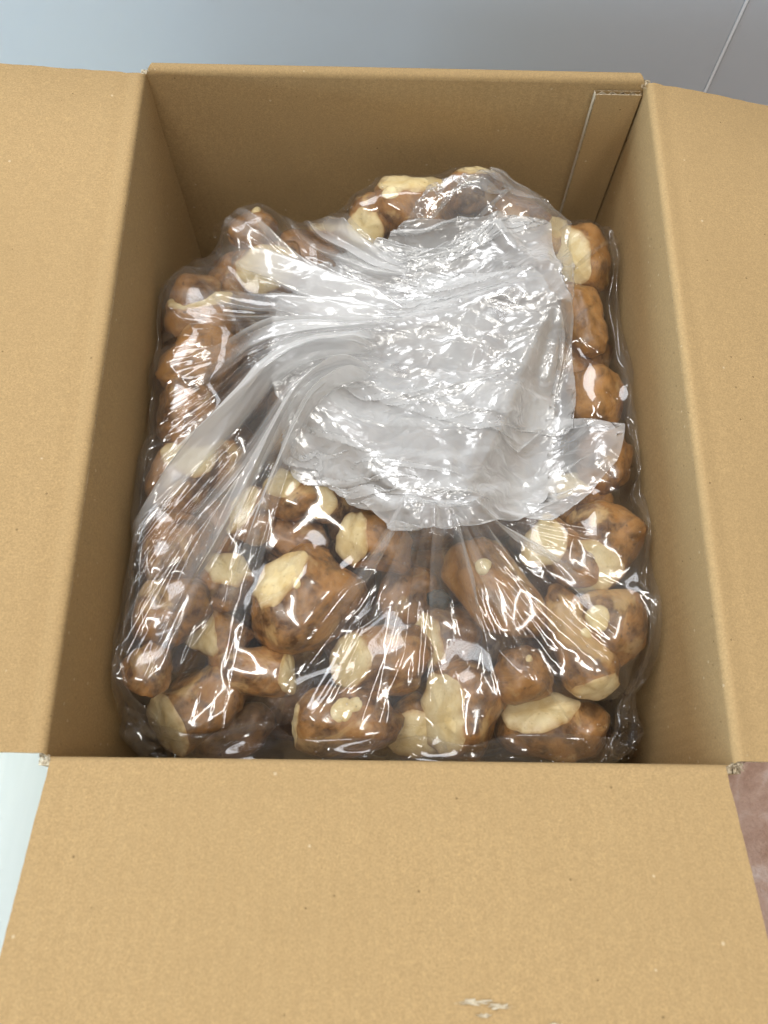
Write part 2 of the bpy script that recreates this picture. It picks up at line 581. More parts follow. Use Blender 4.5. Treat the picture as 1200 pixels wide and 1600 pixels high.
# ------------------------------------------------------------------ tubers
# x, y, z of the middle, half length, half width, heading, cuts (azimuth, elevation, depth), scars, tone, label
TUBERS = [
    (-0.1546, -0.1751, 0.2118, 0.0167, 0.0150, 60, [], [], 0.0, 'small round brown tuber in the front left corner of the bag'),
    (-0.1292, -0.1944, 0.1739, 0.0359, 0.0222, 35, [(215, 38, 0.52)], [], 0.0, 'brown tuber with a pale cut end pointing to the front left corner'),
    (-0.0916, -0.1698, 0.1776, 0.0307, 0.0162, -5, [(-5, 22, 0.72)], [], -0.2, 'slim brown tuber with a cream right end behind the front left one'),
    (-0.1125, -0.2066, 0.1421, 0.0314, 0.0189, 10, [], [], -0.6, 'dark brown tuber low down against the front wall, left of centre'),
    (-0.0609, -0.1251, 0.1843, 0.0381, 0.0323, 50, [(150, 52, 0.8)], [(120, 60, 4)], 0.1, 'largest brown tuber, left of centre, with a small cut knob'),
    (-0.0065, -0.1637, 0.1830, 0.0348, 0.0232, 5, [(178, 42, 0.5)], [], 0.1, 'tuber with a large round cream cut face above the spotted front one'),
    (-0.0276, -0.2039, 0.1840, 0.0352, 0.0221, -2, [(180, 8, 0.88)], [(100, 75, 8.5), (55, 66, 7), (150, 82, 5)], 0.0, 'cylindrical tuber at the front wall with two cream bud scars'),
    (0.0200, -0.2042, 0.1664, 0.0221, 0.0195, 70, [(250, 62, 0.4)], [], 0.5, 'pale mostly peeled tuber piece between two cut ones at the front'),
    (0.0483, -0.1955, 0.1846, 0.0312, 0.0246, 70, [(195, 42, 0.42)], [], 0.0, 'tuber with a tall cream cut face on its left side at the front'),
    (0.0866, -0.1747, 0.1978, 0.0193, 0.0181, 20, [], [(60, 60, 3)], 0.1, 'round reddish brown tuber knob under a bright glint, front right'),
    (0.1124, -0.2034, 0.1770, 0.0365, 0.0221, -10, [(115, 58, 0.55)], [], 0.1, 'tuber with a cream cut top at the front wall, front right corner'),
    (0.1259, -0.1533, 0.2026, 0.0375, 0.0183, 110, [(280, 25, 0.84)], [(85, 80, 4)], 0.3, 'long knobbly tuber with a pointed lower tip near the right wall'),
    (0.0728, -0.1167, 0.1987, 0.0407, 0.0224, -48, [], [(140, 60, 6)], 0.5, 'long pale brown tuber lying diagonally just below the folded plastic'),
    (0.0387, -0.1456, 0.1748, 0.0264, 0.0213, 20, [(190, 40, 0.55)], [], -0.5, 'dull purplish brown tuber in the shade below the folded plastic'),
    (0.1179, -0.0923, 0.2065, 0.0271, 0.0195, 150, [(175, 48, 0.55)], [], 0.0, 'tuber with cream cut left end just under the right plastic corner'),
    (0.1424, -0.0881, 0.2036, 0.0326, 0.0257, 60, [(235, 45, 0.55)], [], 0.0, 'large tuber with cream cut face beside the right wall'),
    (0.1455, -0.1431, 0.2038, 0.0253, 0.0245, 90, [], [(175, 62, 9)], -0.1, 'brown tuber with one round cream scar against the right wall'),
    (-0.0108, -0.0837, 0.1966, 0.0278, 0.0194, -12, [(190, 35, 0.45)], [], 0.1, "tuber with a wedge shaped cream cut beside the plastic's lower tip"),
    (-0.0443, -0.0532, 0.1925, 0.0157, 0.0131, 40, [(200, 60, 0.35)], [], 0.2, 'little tuber with a pale top between larger ones, left of centre'),
    (-0.0711, -0.0486, 0.1986, 0.0216, 0.0173, -40, [(120, 55, 0.42)], [], 0.1, 'tuber with cream cut top right of the long plastic pleats'),
    (-0.0973, -0.0647, 0.1955, 0.0199, 0.0173, 80, [(160, 50, 0.35)], [], 0.2, 'cream cut tuber half covered by the long plastic pleats'),
    (-0.0716, -0.0750, 0.1783, 0.0246, 0.0176, -30, [], [], -0.4, 'brown tuber in the dark gap above the largest one'),
    (-0.1159, -0.1114, 0.1870, 0.0223, 0.0189, 60, [(60, 55, 0.4)], [], 0.1, "cream cut tuber under the pleats, next to the largest tuber's knob"),
    (-0.1214, -0.1451, 0.1786, 0.0259, 0.0173, -40, [(200, 55, 0.45)], [], 0.1, 'cream faced tuber under pleats behind the front left corner ones'),
    (-0.1460, -0.1362, 0.2030, 0.0272, 0.0211, 50, [], [], -0.1, 'plain brown tuber at the left wall behind the small round one'),
    (-0.1482, -0.0933, 0.2065, 0.0279, 0.0216, 80, [], [], -0.3, 'plain brown tuber at the left wall, halfway along the pleats'),
    (-0.1480, -0.0417, 0.2059, 0.0275, 0.0211, 70, [(60, 60, 0.62)], [], -0.1, 'brown tuber at the left wall below the start of the pleats'),
    (-0.1301, -0.0223, 0.1843, 0.0254, 0.0217, 20, [], [(90, 70, 6)], 0.0, 'brown tuber under the upper middle of the long pleats'),
    (-0.1272, -0.0675, 0.1806, 0.0249, 0.0204, 120, [], [], -0.3, 'dim brown tuber under the lower middle of the long pleats'),
    (-0.1471, 0.0082, 0.2044, 0.0275, 0.0228, 100, [], [], -0.1, 'brown tuber at the left wall where the pleats fan out'),
    (-0.1438, 0.0530, 0.2052, 0.0317, 0.0240, 60, [], [], 0.4, 'orange brown tuber at the left wall, behind the pleats'),
    (-0.1437, 0.0909, 0.2092, 0.0258, 0.0198, 0, [(100, 55, 0.45)], [], 0.2, 'tuber with a cream top at the rear left, beside the left wall'),
    (-0.1220, 0.1378, 0.1856, 0.0255, 0.0204, 20, [], [], -0.2, 'plain brown tuber in the rear left between two pale topped ones'),
    (-0.0995, 0.1444, 0.1949, 0.0292, 0.0212, 0, [(275, 58, 0.6)], [], 0.1, "tuber with a cream patch at the bag's rear left shoulder"),
    (-0.1107, 0.1677, 0.2105, 0.0184, 0.0163, 0, [], [(60, 60, 4)], 0.6, 'small orange knob at the rear left peak of the bag'),
    (-0.0694, 0.1623, 0.1854, 0.0289, 0.0206, 0, [], [], -0.2, 'brown tuber behind the folded plastic, rear left of centre'),
    (-0.0510, 0.1852, 0.1798, 0.0213, 0.0160, 0, [(90, 55, 0.5)], [], 0.2, 'pale tuber tip peeping out behind the plastic at the rear'),
    (-0.0185, 0.1670, 0.2292, 0.0217, 0.0177, 80, [(255, 40, 0.45)], [], 0.1, 'upright tuber with an oval cream cut at the rear of the bag'),
    (0.0142, 0.1782, 0.2316, 0.0305, 0.0236, 0, [(95, 62, 0.62)], [(170, 55, 6)], 0.1, 'broad tuber with a cream top at the rear, right of the oval cut one'),
    (0.0588, 0.1885, 0.2410, 0.0219, 0.0179, 60, [(85, 50, 0.42)], [], 0.1, "rearmost tuber with pale scraped tip under the bag's highest peak"),
    (0.0915, 0.1763, 0.2189, 0.0273, 0.0222, -20, [], [], -0.2, 'brown tuber veiled by the upright fold at the rear right'),
    (0.1242, 0.1672, 0.2014, 0.0258, 0.0216, 40, [(60, 60, 0.5)], [], 0.0, 'tuber behind the upright plastic fold near the rear right corner'),
    (0.1481, 0.1463, 0.2074, 0.0279, 0.0217, 100, [(200, 45, 0.55)], [], 0.2, 'brown tuber with a cream nick beside the right wall, rear'),
    (0.1443, 0.0899, 0.2133, 0.0299, 0.0155, 100, [], [], 0.7, 'slim orange tuber standing along the right edge of the folded plastic'),
    (0.1494, 0.0268, 0.2085, 0.0233, 0.0205, 100, [], [], 0.6, "round orange tuber beside the right wall, level with the plastic's middle"),
    (0.1521, -0.0253, 0.2102, 0.0232, 0.0177, 80, [], [], -0.2, "brown tuber at the right wall under the plastic's loose corner"),
    (0.1440, 0.0680, 0.1846, 0.0273, 0.0215, 60, [], [], -0.3, 'dark brown tuber between the slim orange and the round orange one'),
    (0.1439, 0.1366, 0.1904, 0.0269, 0.0217, 30, [], [], -0.2, 'brown tuber just outside the upper right corner of the folded plastic'),
    (0.1341, -0.0461, 0.1942, 0.0241, 0.0187, 20, [(120, 55, 0.6)], [], 0.0, "tuber with a small cream nick under the folded plastic's right lobe"),
    (-0.1501, 0.1013, 0.2072, 0.0230, 0.0198, 80, [], [], -0.4, 'dark tuber tucked in the rear left against the left wall'),
    (0.0146, -0.1169, 0.1719, 0.0242, 0.0190, 60, [], [], -0.4, "brown tuber in the shade below the plastic's lower tip"),
]


def tuber_mesh(a, b, seed, cuts, rot):
    """lumpy root piece, cut flat by planes; returns (skin mesh, list of cut-face meshes)"""
    bm = bmesh.new()
    bmesh.ops.create_icosphere(bm, subdivisions=4, radius=1.0)
    r = random.Random(seed)
    lumps = [(Vector((r.uniform(-1, 1), r.uniform(-1, 1), r.uniform(-.3, 1))).normalized(), r.uniform(.05, .20), r.uniform(.22, .42)) for _ in range(7)]
    taper = r.uniform(-.18, .18)
    bend = r.uniform(-.12, .12)
    so = Vector((seed * 3.7, seed * 1.3, 0))
    for v in bm.verts:
        p = v.co.copy()
        # fuller than an ellipsoid along the length
        e = max(abs(p.x), 1e-6)
        sx = math.copysign(e ** .88, p.x)
        k = 1.0 + taper * p.x
        if a > 1.25 * b:      # longer pieces are cut from a stick: fuller towards the ends
            k *= min(1.5, math.sqrt(max(0, 1 - e ** 3.2)) / math.sqrt(max(1e-4, 1 - e * e)))
        d = 1.0 + .10 * mnoise.noise(p * 1.6 + so) + .05 * mnoise.noise(p * 4.0 + so) + .012 * mnoise.noise(p * 11.0 + so)
        for n_, amp, wd in lumps:
            d += amp * math.exp(-((p - n_).length / wd) ** 2) * (b / a) ** .5
        ring = .010 * math.sin(p.x * 13 + 2 * mnoise.noise(p * 2 + so))
        d += ring
        v.co = Vector((sx * a * d, (p.y * k + bend * (p.x * p.x - .4)) * b * d, p.z * k * b * .95 * d))
    caps = []
    inv = rot.transposed()
    for az, el, frac in cuts:
        n_ = inv @ Vector((math.cos(rad(az)) * math.cos(rad(el)), math.sin(rad(az)) * math.cos(rad(el)), math.sin(rad(el))))
        sup = math.sqrt((a * n_.x) ** 2 + (b * n_.y) ** 2 + (b * .95 * n_.z) ** 2)
        co = n_ * (sup * (frac + (1 - frac) * .30))
        res = bmesh.ops.bisect_plane(bm, geom=bm.verts[:] + bm.edges[:] + bm.faces[:], dist=1e-6, plane_co=co, plane_no=n_, clear_outer=True)
        loop = [e for e in res["geom_cut"] if isinstance(e, bmesh.types.BMEdge)]
        pts = [v.co.copy() for v in {v for e in loop for v in e.verts}]
        if len(pts) < 6:
            continue
        ctr = sum(pts, Vector()) / len(pts)
        t1 = n_.orthogonal().normalized(); t2 = n_.cross(t1)
        pts.sort(key=lambda p: math.atan2((p - ctr).dot(t2), (p - ctr).dot(t1)))
        rings = [(1.004, -.0003), (.98, .0005), (.92, .0012), (.70, .0022), (.35, .0027)]
        vs, fs = [], []
        m = len(pts)
        for q, (sc_, hh) in enumerate(rings):
            for p in pts:
                w = (p - ctr)
                wob = .0005 * mnoise.noise(p * 130 + so) if q > 1 else 0
                vs.append(ctr + w * sc_ + n_ * (hh + wob))
        vs.append(ctr + n_ * .0027)
        for q in range(len(rings) - 1):
            for i in range(m):
                j = (i + 1) % m
                fs.append((q * m + i, q * m + j, (q + 1) * m + j, (q + 1) * m + i))
        q = (len(rings) - 1) * m
        for i in range(m):
            fs.append((q + i, q + (i + 1) % m, len(vs) - 1))
        cm = mesh_from("cut_face", vs, fs)
        cm.attributes.new("rim", 'FLOAT', 'POINT').data.foreach_set("value", np.concatenate([np.repeat([1, .95, .60, .12, 0], m), [0]]).astype(np.float32))
        caps.append(cm)
    me = bpy.data.meshes.new("tuber")
    bm.to_mesh(me); bm.free()
    # bend and dent skin and cut faces alike, so that no cut stays perfectly flat and clean
    for ms in [me] + caps:
        for v in ms.vertices:
            q = v.co * 45 + so
            v.co += (Vector((mnoise.noise(q), mnoise.noise(q + Vector((9, 0, 0))), mnoise.noise(q + Vector((0, 9, 0))))) * .0026
                     + Vector((mnoise.noise(q * 3.1), mnoise.noise(q * 3.1 + Vector((9, 0, 0))), mnoise.noise(q * 3.1 + Vector((0, 9, 0))))) * .0012)
        ms.update()
    return me, caps


def scar_mesh(me_src, direction, size, seed):
    """a thin raised cream disc that follows the skin"""
    vs_s = np.array([v.co[:] for v in me_src.vertices])
    dn = np.array(direction)
    proj = vs_s @ dn / (np.linalg.norm(vs_s, axis=1) + 1e-9)
    c = vs_s[np.argmax(proj)]
    n_ = Vector(me_src.vertices[int(np.argmax(proj))].normal)
    t1 = n_.orthogonal().normalized(); t2 = n_.cross(t1)
    r = random.Random(seed); asp = r.uniform(.7, 1.0); ph = r.uniform(0, 6)
    vs, fs = [], []
    rings = [(1.0, -.0012), (.94, .0002), (.75, .0008), (.4, .0011)]
    m = 28
    for sc_, hh in rings:
        for i in range(m):
            th = 2 * math.pi * i / m
            rr = size * sc_ * (1 + .10 * math.sin(2 * th + ph) + .06 * math.sin(3 * th))
            p = Vector(c) + t1 * (rr * math.cos(th)) + t2 * (rr * asp * math.sin(th))
            # follow the curvature of the skin
            k = int(np.argmin(np.sum((vs_s - np.array(p)) ** 2, axis=1)))
            dep = (Vector(vs_s[k]) - p).dot(n_)
            vs.append(p + n_ * (dep + hh))
    vs.append(sum((Vector(v) for v in vs[-m:]), Vector()) / m + n_ * .0002)
    for q in range(len(rings) - 1):
        for i in range(m):
            j = (i + 1) % m
            fs.append((q * m + i, q * m + j, (q + 1) * m + j, (q + 1) * m + i))
    q = (len(rings) - 1) * m
    for i in range(m):
        fs.append((q + i, q + (i + 1) % m, len(vs) - 1))
    return mesh_from("bud_scar", vs, fs)


ELL = []          # used later to drape the film over
for i, (x, y, z, a, b, hd, cuts, scars, tone, label) in enumerate(TUBERS):
    R = Matrix.Rotation(rad(hd), 3, 'Z')
    me, caps = tuber_mesh(a, b, i + 1, cuts, R)
    t = link("tuber", me, SKIN)
    t.location = (x, y, z)
    t.rotation_euler = (0, 0, rad(hd))
    t.color = (.5 + .5 * tone, 0, 0, 1)
    tag(t, label, "tuber", "tubers in the plastic bag")
    for cm in caps:
        link("cut_face", cm, FLESH, t)
    for j, (az, el, mm) in enumerate(scars):
        d = R.transposed() @ Vector((math.cos(rad(az)) * math.cos(rad(el)), math.sin(rad(az)) * math.cos(rad(el)), math.sin(rad(el))))
        link("bud_scar", scar_mesh(me, d, mm * .001, i * 7 + j), FLESH, t)
    ELL.append((t, me))

# lower layer, glimpsed through the gaps
low = [tuber_mesh(.036, .024, 101, [], Matrix.Identity(3))[0], tuber_mesh(.030, .025, 102, [], Matrix.Identity(3))[0],
       tuber_mesh(.040, .022, 103, [], Matrix.Identity(3))[0]]
for me in low:
    me.materials.append(SKIN)
    me.polygons.foreach_set("use_smooth", np.ones(len(me.polygons), dtype=bool))
k = 0
for iy in range(8):
    for ix in range(6):
        o = bpy.data.objects.new("tuber", low[k % 3]); C.objects.link(o); k += 1
        o.location = (-.132 + .053 * ix + random.uniform(-.006, .006), -.19 + .054 * iy + random.uniform(-.006, .006), .104 + random.uniform(-.008, .008))
        o.rotation_euler = (random.uniform(-.3, .3), random.uniform(-.3, .3), random.uniform(0, 6.28))
        o.color = (random.uniform(.0, .25), 0, 0, 1)  # low tone darkens the skin, painting in the shade of the gaps
        tag(o, "brown tuber of the lower layer, glimpsed in the gaps between upper ones", "tuber", "tubers of the lower layer")

# dark dried scrap between the tubers
bm = bmesh.new(); bmesh.ops.create_icosphere(bm, subdivisions=3, radius=1)
for v in bm.verts:
    p = v.co.copy()
    d = 1 + .45 * mnoise.noise(p * 1.7) + .25 * mnoise.noise(p * 4)
    v.co = Vector((p.x * .008 * d, p.y * .006 * d, p.z * .004 * d))
me = bpy.data.meshes.new("dried_scrap"); bm.to_mesh(me); bm.free()
sc_o = link("dried_scrap", me, SCRAP)
sc_o.location = (.0335, -.1265, .208); sc_o.rotation_euler = (.2, .1, -.3)
tag(sc_o, "small blackish dried scrap under the film below the folded plastic", "scrap")

# ------------------------------------------------------------------ plastic bag: draped by a small cloth solver
GS = .0012
GX0, GY0 = -.20, -.25
GN, GM = int(.40 / GS) + 1, int(.50 / GS) + 1
gx = GX0 + GS * np.arange(GN); gy = GY0 + GS * np.arange(GM)
X, Y = np.meshgrid(gx, gy, indexing='ij')
base = np.full((GN, GM), .125, dtype=np.float32)
for o, me in ELL:
    co = np.empty(len(me.vertices) * 3, np.float32); me.vertices.foreach_get("co", co); co = co.reshape(-1, 3)
    ed = np.empty(len(me.edges) * 2, np.int32); me.edges.foreach_get("vertices", ed); ed = ed.reshape(-1, 2)
    co = np.concatenate([co, (co[ed[:, 0]] + co[ed[:, 1]]) / 2])
    c, s_ = math.cos(o.rotation_euler.z), math.sin(o.rotation_euler.z)
    wx = co[:, 0] * c - co[:, 1] * s_ + o.location.x; wy = co[:, 0] * s_ + co[:, 1] * c + o.location.y
    np.maximum.at(base, (np.clip(np.round((wx - GX0) / GS).astype(int), 0, GN - 1), np.clip(np.round((wy - GY0) / GS).astype(int), 0, GM - 1)), co[:, 2] + np.float32(o.location.z))


def dilate(h):
    p = np.pad(h, 1, mode='edge')
    r = h
    for di in (0, 1, 2):
        for dj in (0, 1, 2):
            r = np.maximum(r, p[di:di + h.shape[0], dj:dj + h.shape[1]])
    return r


base = dilate(dilate(base))


def stretch(h, k, sag):
    # a sheet spanned over the lumps: bridges the gaps between them
    r = h.copy()
    for _ in range(k):
        p = np.pad(r, 1, mode='edge')
        r = np.maximum(h, (p[:-2, 1:-1] + p[2:, 1:-1] + p[1:-1, :-2] + p[1:-1, 2:]) / 4)
    return np.maximum(h, r - sag)


taut = stretch(base, 420, .002)


def sample(hmap, p):
    fx = np.clip((p[..., 0] - GX0) / GS, 0, GN - 1.001); fy = np.clip((p[..., 1] - GY0) / GS, 0, GM - 1.001)
    ix = fx.astype(np.int32); iy = fy.astype(np.int32)
    tx = fx - ix; ty = fy - iy
    return (hmap[ix, iy] * (1 - tx) * (1 - ty) + hmap[ix + 1, iy] * tx * (1 - ty)
            + hmap[ix, iy + 1] * (1 - tx) * ty + hmap[ix + 1, iy + 1] * tx * ty)


def make_batches(rest, n, m):
    B = []
    def add(sa, sb, ks, kc):
        r = np.linalg.norm(rest[sb] - rest[sa], axis=-1).astype(np.float32)
        B.append((sa, sb, r, ks, kc))
    for o in (0, 1):
        e = o + 2 * ((n - 1 - o) // 2)
        add((slice(o, e, 2), slice(None)), (slice(o + 1, e + 1, 2), slice(None)), 1.0, .55)
        e = o + 2 * ((m - 1 - o) // 2)
        add((slice(None), slice(o, e, 2)), (slice(None), slice(o + 1, e + 1, 2)), 1.0, .55)
    for o in (0, 1):
        e = o + 2 * ((n - 1 - o) // 2)
        add((slice(o, e, 2), slice(0, m - 1)), (slice(o + 1, e + 1, 2), slice(1, m)), .6, .25)
        add((slice(o, e, 2), slice(1, m)), (slice(o + 1, e + 1, 2), slice(0, m - 1)), .6, .25)
    for st, kb in ((2, .05), (4, .03)):
        for o in range(0, 2 * st, st):
            pass
        for o in (0, 1):
            i0 = np.arange(n - st); i0 = i0[(i0 // st) % 2 == o]
            add((i0, slice(None)), (i0 + st, slice(None)), .2, kb)
            j0 = np.arange(m - st); j0 = j0[(j0 // st) % 2 == o]
            add((slice(None), j0), (slice(None), j0 + st), .2, kb)
    return B


def relax(P, rest, hmap, steps, iters, grav, off, hook=None, deep=.1, lim=(.1775, .2325), damp=.9, fric=.5, fix=None, edge=None):
    n, m = P.shape[:2]
    B = make_batches(rest, n, m)
    P = P.astype(np.float32); V = np.zeros_like(P)
    for st in range(steps):
        old = P.copy()
        V *= damp
        V[..., 2] -= grav
        P = P + V
        for it in range(iters):
            for sa, sb, r, ks, kc in B:
                a, b = P[sa], P[sb]
                d = b - a
                L = np.sqrt(np.einsum('ijk,ijk->ij', d, d)) + 1e-9
                f = (L - r) / L
                f *= np.where(f > 0, .5 * ks, .5 * kc)
                d *= f[..., None]
                P[sa] = a + d
                P[sb] = b - d
            if hook is not None:
                hook(P, st / max(1, steps - 1))
            if fix is not None:
                P[fix] = old[fix]
            if it % 2 == 1 or it == iters - 1:
                np.clip(P[..., 0], -lim[0], lim[0], out=P[..., 0])
                np.clip(P[..., 1], -lim[1], lim[1], out=P[..., 1])
                hz = sample(hmap, P) + off
                hit = (P[..., 2] < hz) & (P[..., 2] > hz - deep)
                if edge is not None:
                    hit &= (np.abs(P[..., 0]) < edge[0]) & (np.abs(P[..., 1]) < edge[1])
                P[..., 2] = np.where(hit, hz, P[..., 2])
                if it == iters - 1:
                    k = np.where(hit, fric, 0.0)[..., None]
                    P[..., :2] = P[..., :2] * (1 - k) + old[..., :2] * k
        V = P - old
        sp = np.sqrt((V * V).sum(-1, keepdims=True)) + 1e-9
        V *= np.minimum(1, .004 / sp)
    return P


def upsample(A, f=2):
    n, m = A.shape[:2]
    u = np.linspace(0, n - 1, (n - 1) * f + 1); i = np.minimum(u.astype(int), n - 2); t = (u - i)[:, None, None]
    A = A[i] * (1 - t) + A[i + 1] * t
    u = np.linspace(0, m - 1, (m - 1) * f + 1); i = np.minimum(u.astype(int), m - 2); t = (u - i)[None, :, None]
    return A[:, i] * (1 - t) + A[:, i + 1] * t


def smooth_noise(n, m, cells, amp, cells_m=None):
    """value noise on the grid"""
    cn, cm = max(2, int(n / cells) + 2), max(2, int(m / (cells_m or cells)) + 2)
    A = rng.standard_normal((cn, cm, 1))
    u = np.linspace(0, cn - 1.001, n); i = u.astype(int); t = (u - i)[:, None, None]; t = t * t * (3 - 2 * t)
    A = A[i] * (1 - t) + A[np.minimum(i + 1, cn - 1)] * t
    u = np.linspace(0, cm - 1.001, m); i = u.astype(int); t = (u - i)[None, :, None]; t = t * t * (3 - 2 * t)
    return (A[:, i] * (1 - t) + A[:, np.minimum(i + 1, cm - 1)] * t)[..., 0] * amp


def grid_mesh(name, P, mask=None):
    n, m = P.shape[:2]
    idx = np.arange(n * m).reshape(n, m)
    q = np.stack([idx[:-1, :-1], idx[1:, :-1], idx[1:, 1:], idx[:-1, 1:]], -1)
    if mask is not None:
        q = q[mask[:-1, :-1] & mask[1:, :-1] & mask[1:, 1:] & mask[:-1, 1:]]
    q = q.reshape(-1, 4)
    me = bpy.data.meshes.new(name)
    me.vertices.add(n * m); me.vertices.foreach_set("co", P.reshape(-1).astype(np.float32))
    me.loops.add(len(q) * 4); me.loops.foreach_set("vertex_index", q.reshape(-1).astype(np.int32))
    me.polygons.add(len(q)); me.polygons.foreach_set("loop_start", np.arange(0, len(q) * 4, 4, dtype=np.int32))
    me.update(calc_edges=True); me.validate()
    return me


bag = empty("plastic_bag", (0, 0, .135))
tag(bag, "clear crumpled plastic bag with its mouth folded over, filling the box", "bag")


def film(name, P, mat, mask=None, sub=1, plies=None):
    P = P - np.array([0, 0, .135])
    me = grid_mesh(name, P, mask)
    if plies is not None:
        me.attributes.new("plies", 'FLOAT', 'POINT').data.foreach_set("value", plies.reshape(-1).astype(np.float32))
    o = link(name, me, mat, bag)
    if sub:
        md = o.modifiers.new("smooth", 'SUBSURF'); md.levels = sub; md.render_levels = sub
    return o


# --- body of the bag
N0, M0 = 128, 152
ru = np.linspace(-.32, .32, N0); rv = np.linspace(-.385, .385, M0)
RU, RV = np.meshgrid(ru, rv, indexing='ij')
rest0 = np.stack([RU, RV, np.zeros_like(RU)], -1)
px, py = RU * .93, RV * .93
hx, hy, rc = .175, .230, .045
dx = np.abs(px) - (hx - rc); dy = np.abs(py) - (hy - rc)
dist = np.where((dx > 0) & (dy > 0), np.hypot(np.maximum(dx, 0), np.maximum(dy, 0)), np.maximum(dx, dy)) - rc
outm = dist > 0
cxp = np.clip(px, -(hx - rc), hx - rc); cyp = np.clip(py, -(hy - rc), hy - rc)
vx, vy = px - cxp, py - cyp
vl = np.hypot(vx, vy) + 1e-9
qx = np.where(outm, cxp + vx / vl * rc, px); qy = np.where(outm, cyp + vy / vl * rc, py)
qz = .252 - np.where(outm, dist, 0) + smooth_noise(N0, M0, 4, .0015)
P0 = np.stack([qx, qy, qz], -1)
GATHER = [(-.078, .034, .248, .100, .45), (.033, -.074, .244, .085, .50), (.110, .095, .250, .070, .55)]


def hooker(RUx, RVx):
    items = []
    for kx, ky, kz, r, c in GATHER:
        d = np.hypot(RUx * .93 - kx, RVx * .93 - ky)
        sel = np.nonzero(d < r * .55)
        items.append((sel, RUx[sel] * .93 - kx, RVx[sel] * .93 - ky, kx, ky, kz, c))
    def hook(P, t, final=False):
        s = min(1.0, t * 1.6)
        for sel, ox, oy, kx, ky, kz, c in items:
            f = 1 + (c - 1) * s
            tx, ty = kx + ox * f, ky + oy * f
            P[sel[0], sel[1], 0] += .25 * (tx - P[sel[0], sel[1], 0])
            P[sel[0], sel[1], 1] += .25 * (ty - P[sel[0], sel[1], 1])
            P[sel[0], sel[1], 2] += .10 * (kz - P[sel[0], sel[1], 2])
    return hook

fixed = np.zeros((N0, M0), bool); fixed[:2] = fixed[-2:] = True; fixed[:, :2] = fixed[:, -2:] = True
P1 = relax(P0, rest0, taut, 90, 8, .00012, .0016, hooker(RU, RV), edge=(.1725, .2285), fix=fixed)
rest1 = upsample(rest0)
P1 = upsample(P1)
P1[..., 2] += smooth_noise(P1.shape[0], P1.shape[1], 2.5, .0006)
h1 = hooker(rest1[..., 0], rest1[..., 1])
fx1 = upsample(fixed[..., None].astype(float))[..., 0] > .99
P1 = relax(P1, rest1, taut, 30, 7, .00012, .0016, lambda P, t: h1(P, 1.0), edge=(.1725, .2285), fix=fx1)
for _ in range(6):
    Q = P1.copy()
    Q[1:-1, 1:-1] = .5 * P1[1:-1, 1:-1] + .125 * (P1[2:, 1:-1] + P1[:-2, 1:-1] + P1[1:-1, 2:] + P1[1:-1, :-2])
    P1 = Q
film("film", P1, FILM, P1[..., 2] > .168)


def raster(hmap, P, f=3):
    Q = upsample(P, f)
    ix = np.clip(np.round((Q[..., 0] - GX0) / GS).astype(int), 0, GN - 1); iy = np.clip(np.round((Q[..., 1] - GY0) / GS).astype(int), 0, GM - 1)
    out = hmap.copy()
    np.maximum.at(out, (ix.ravel(), iy.ravel()), Q[..., 2].ravel().astype(np.float32))
    return out


def blur(h, k=2):
    for _ in range(k):
        p = np.pad(h, 1, mode='edge')
        h = np.maximum(h, (p[:-2, 1:-1] + p[2:, 1:-1] + p[1:-1, :-2] + p[1:-1, 2:]) / 4)
    return h


hm = blur(raster(taut, P1), 3)


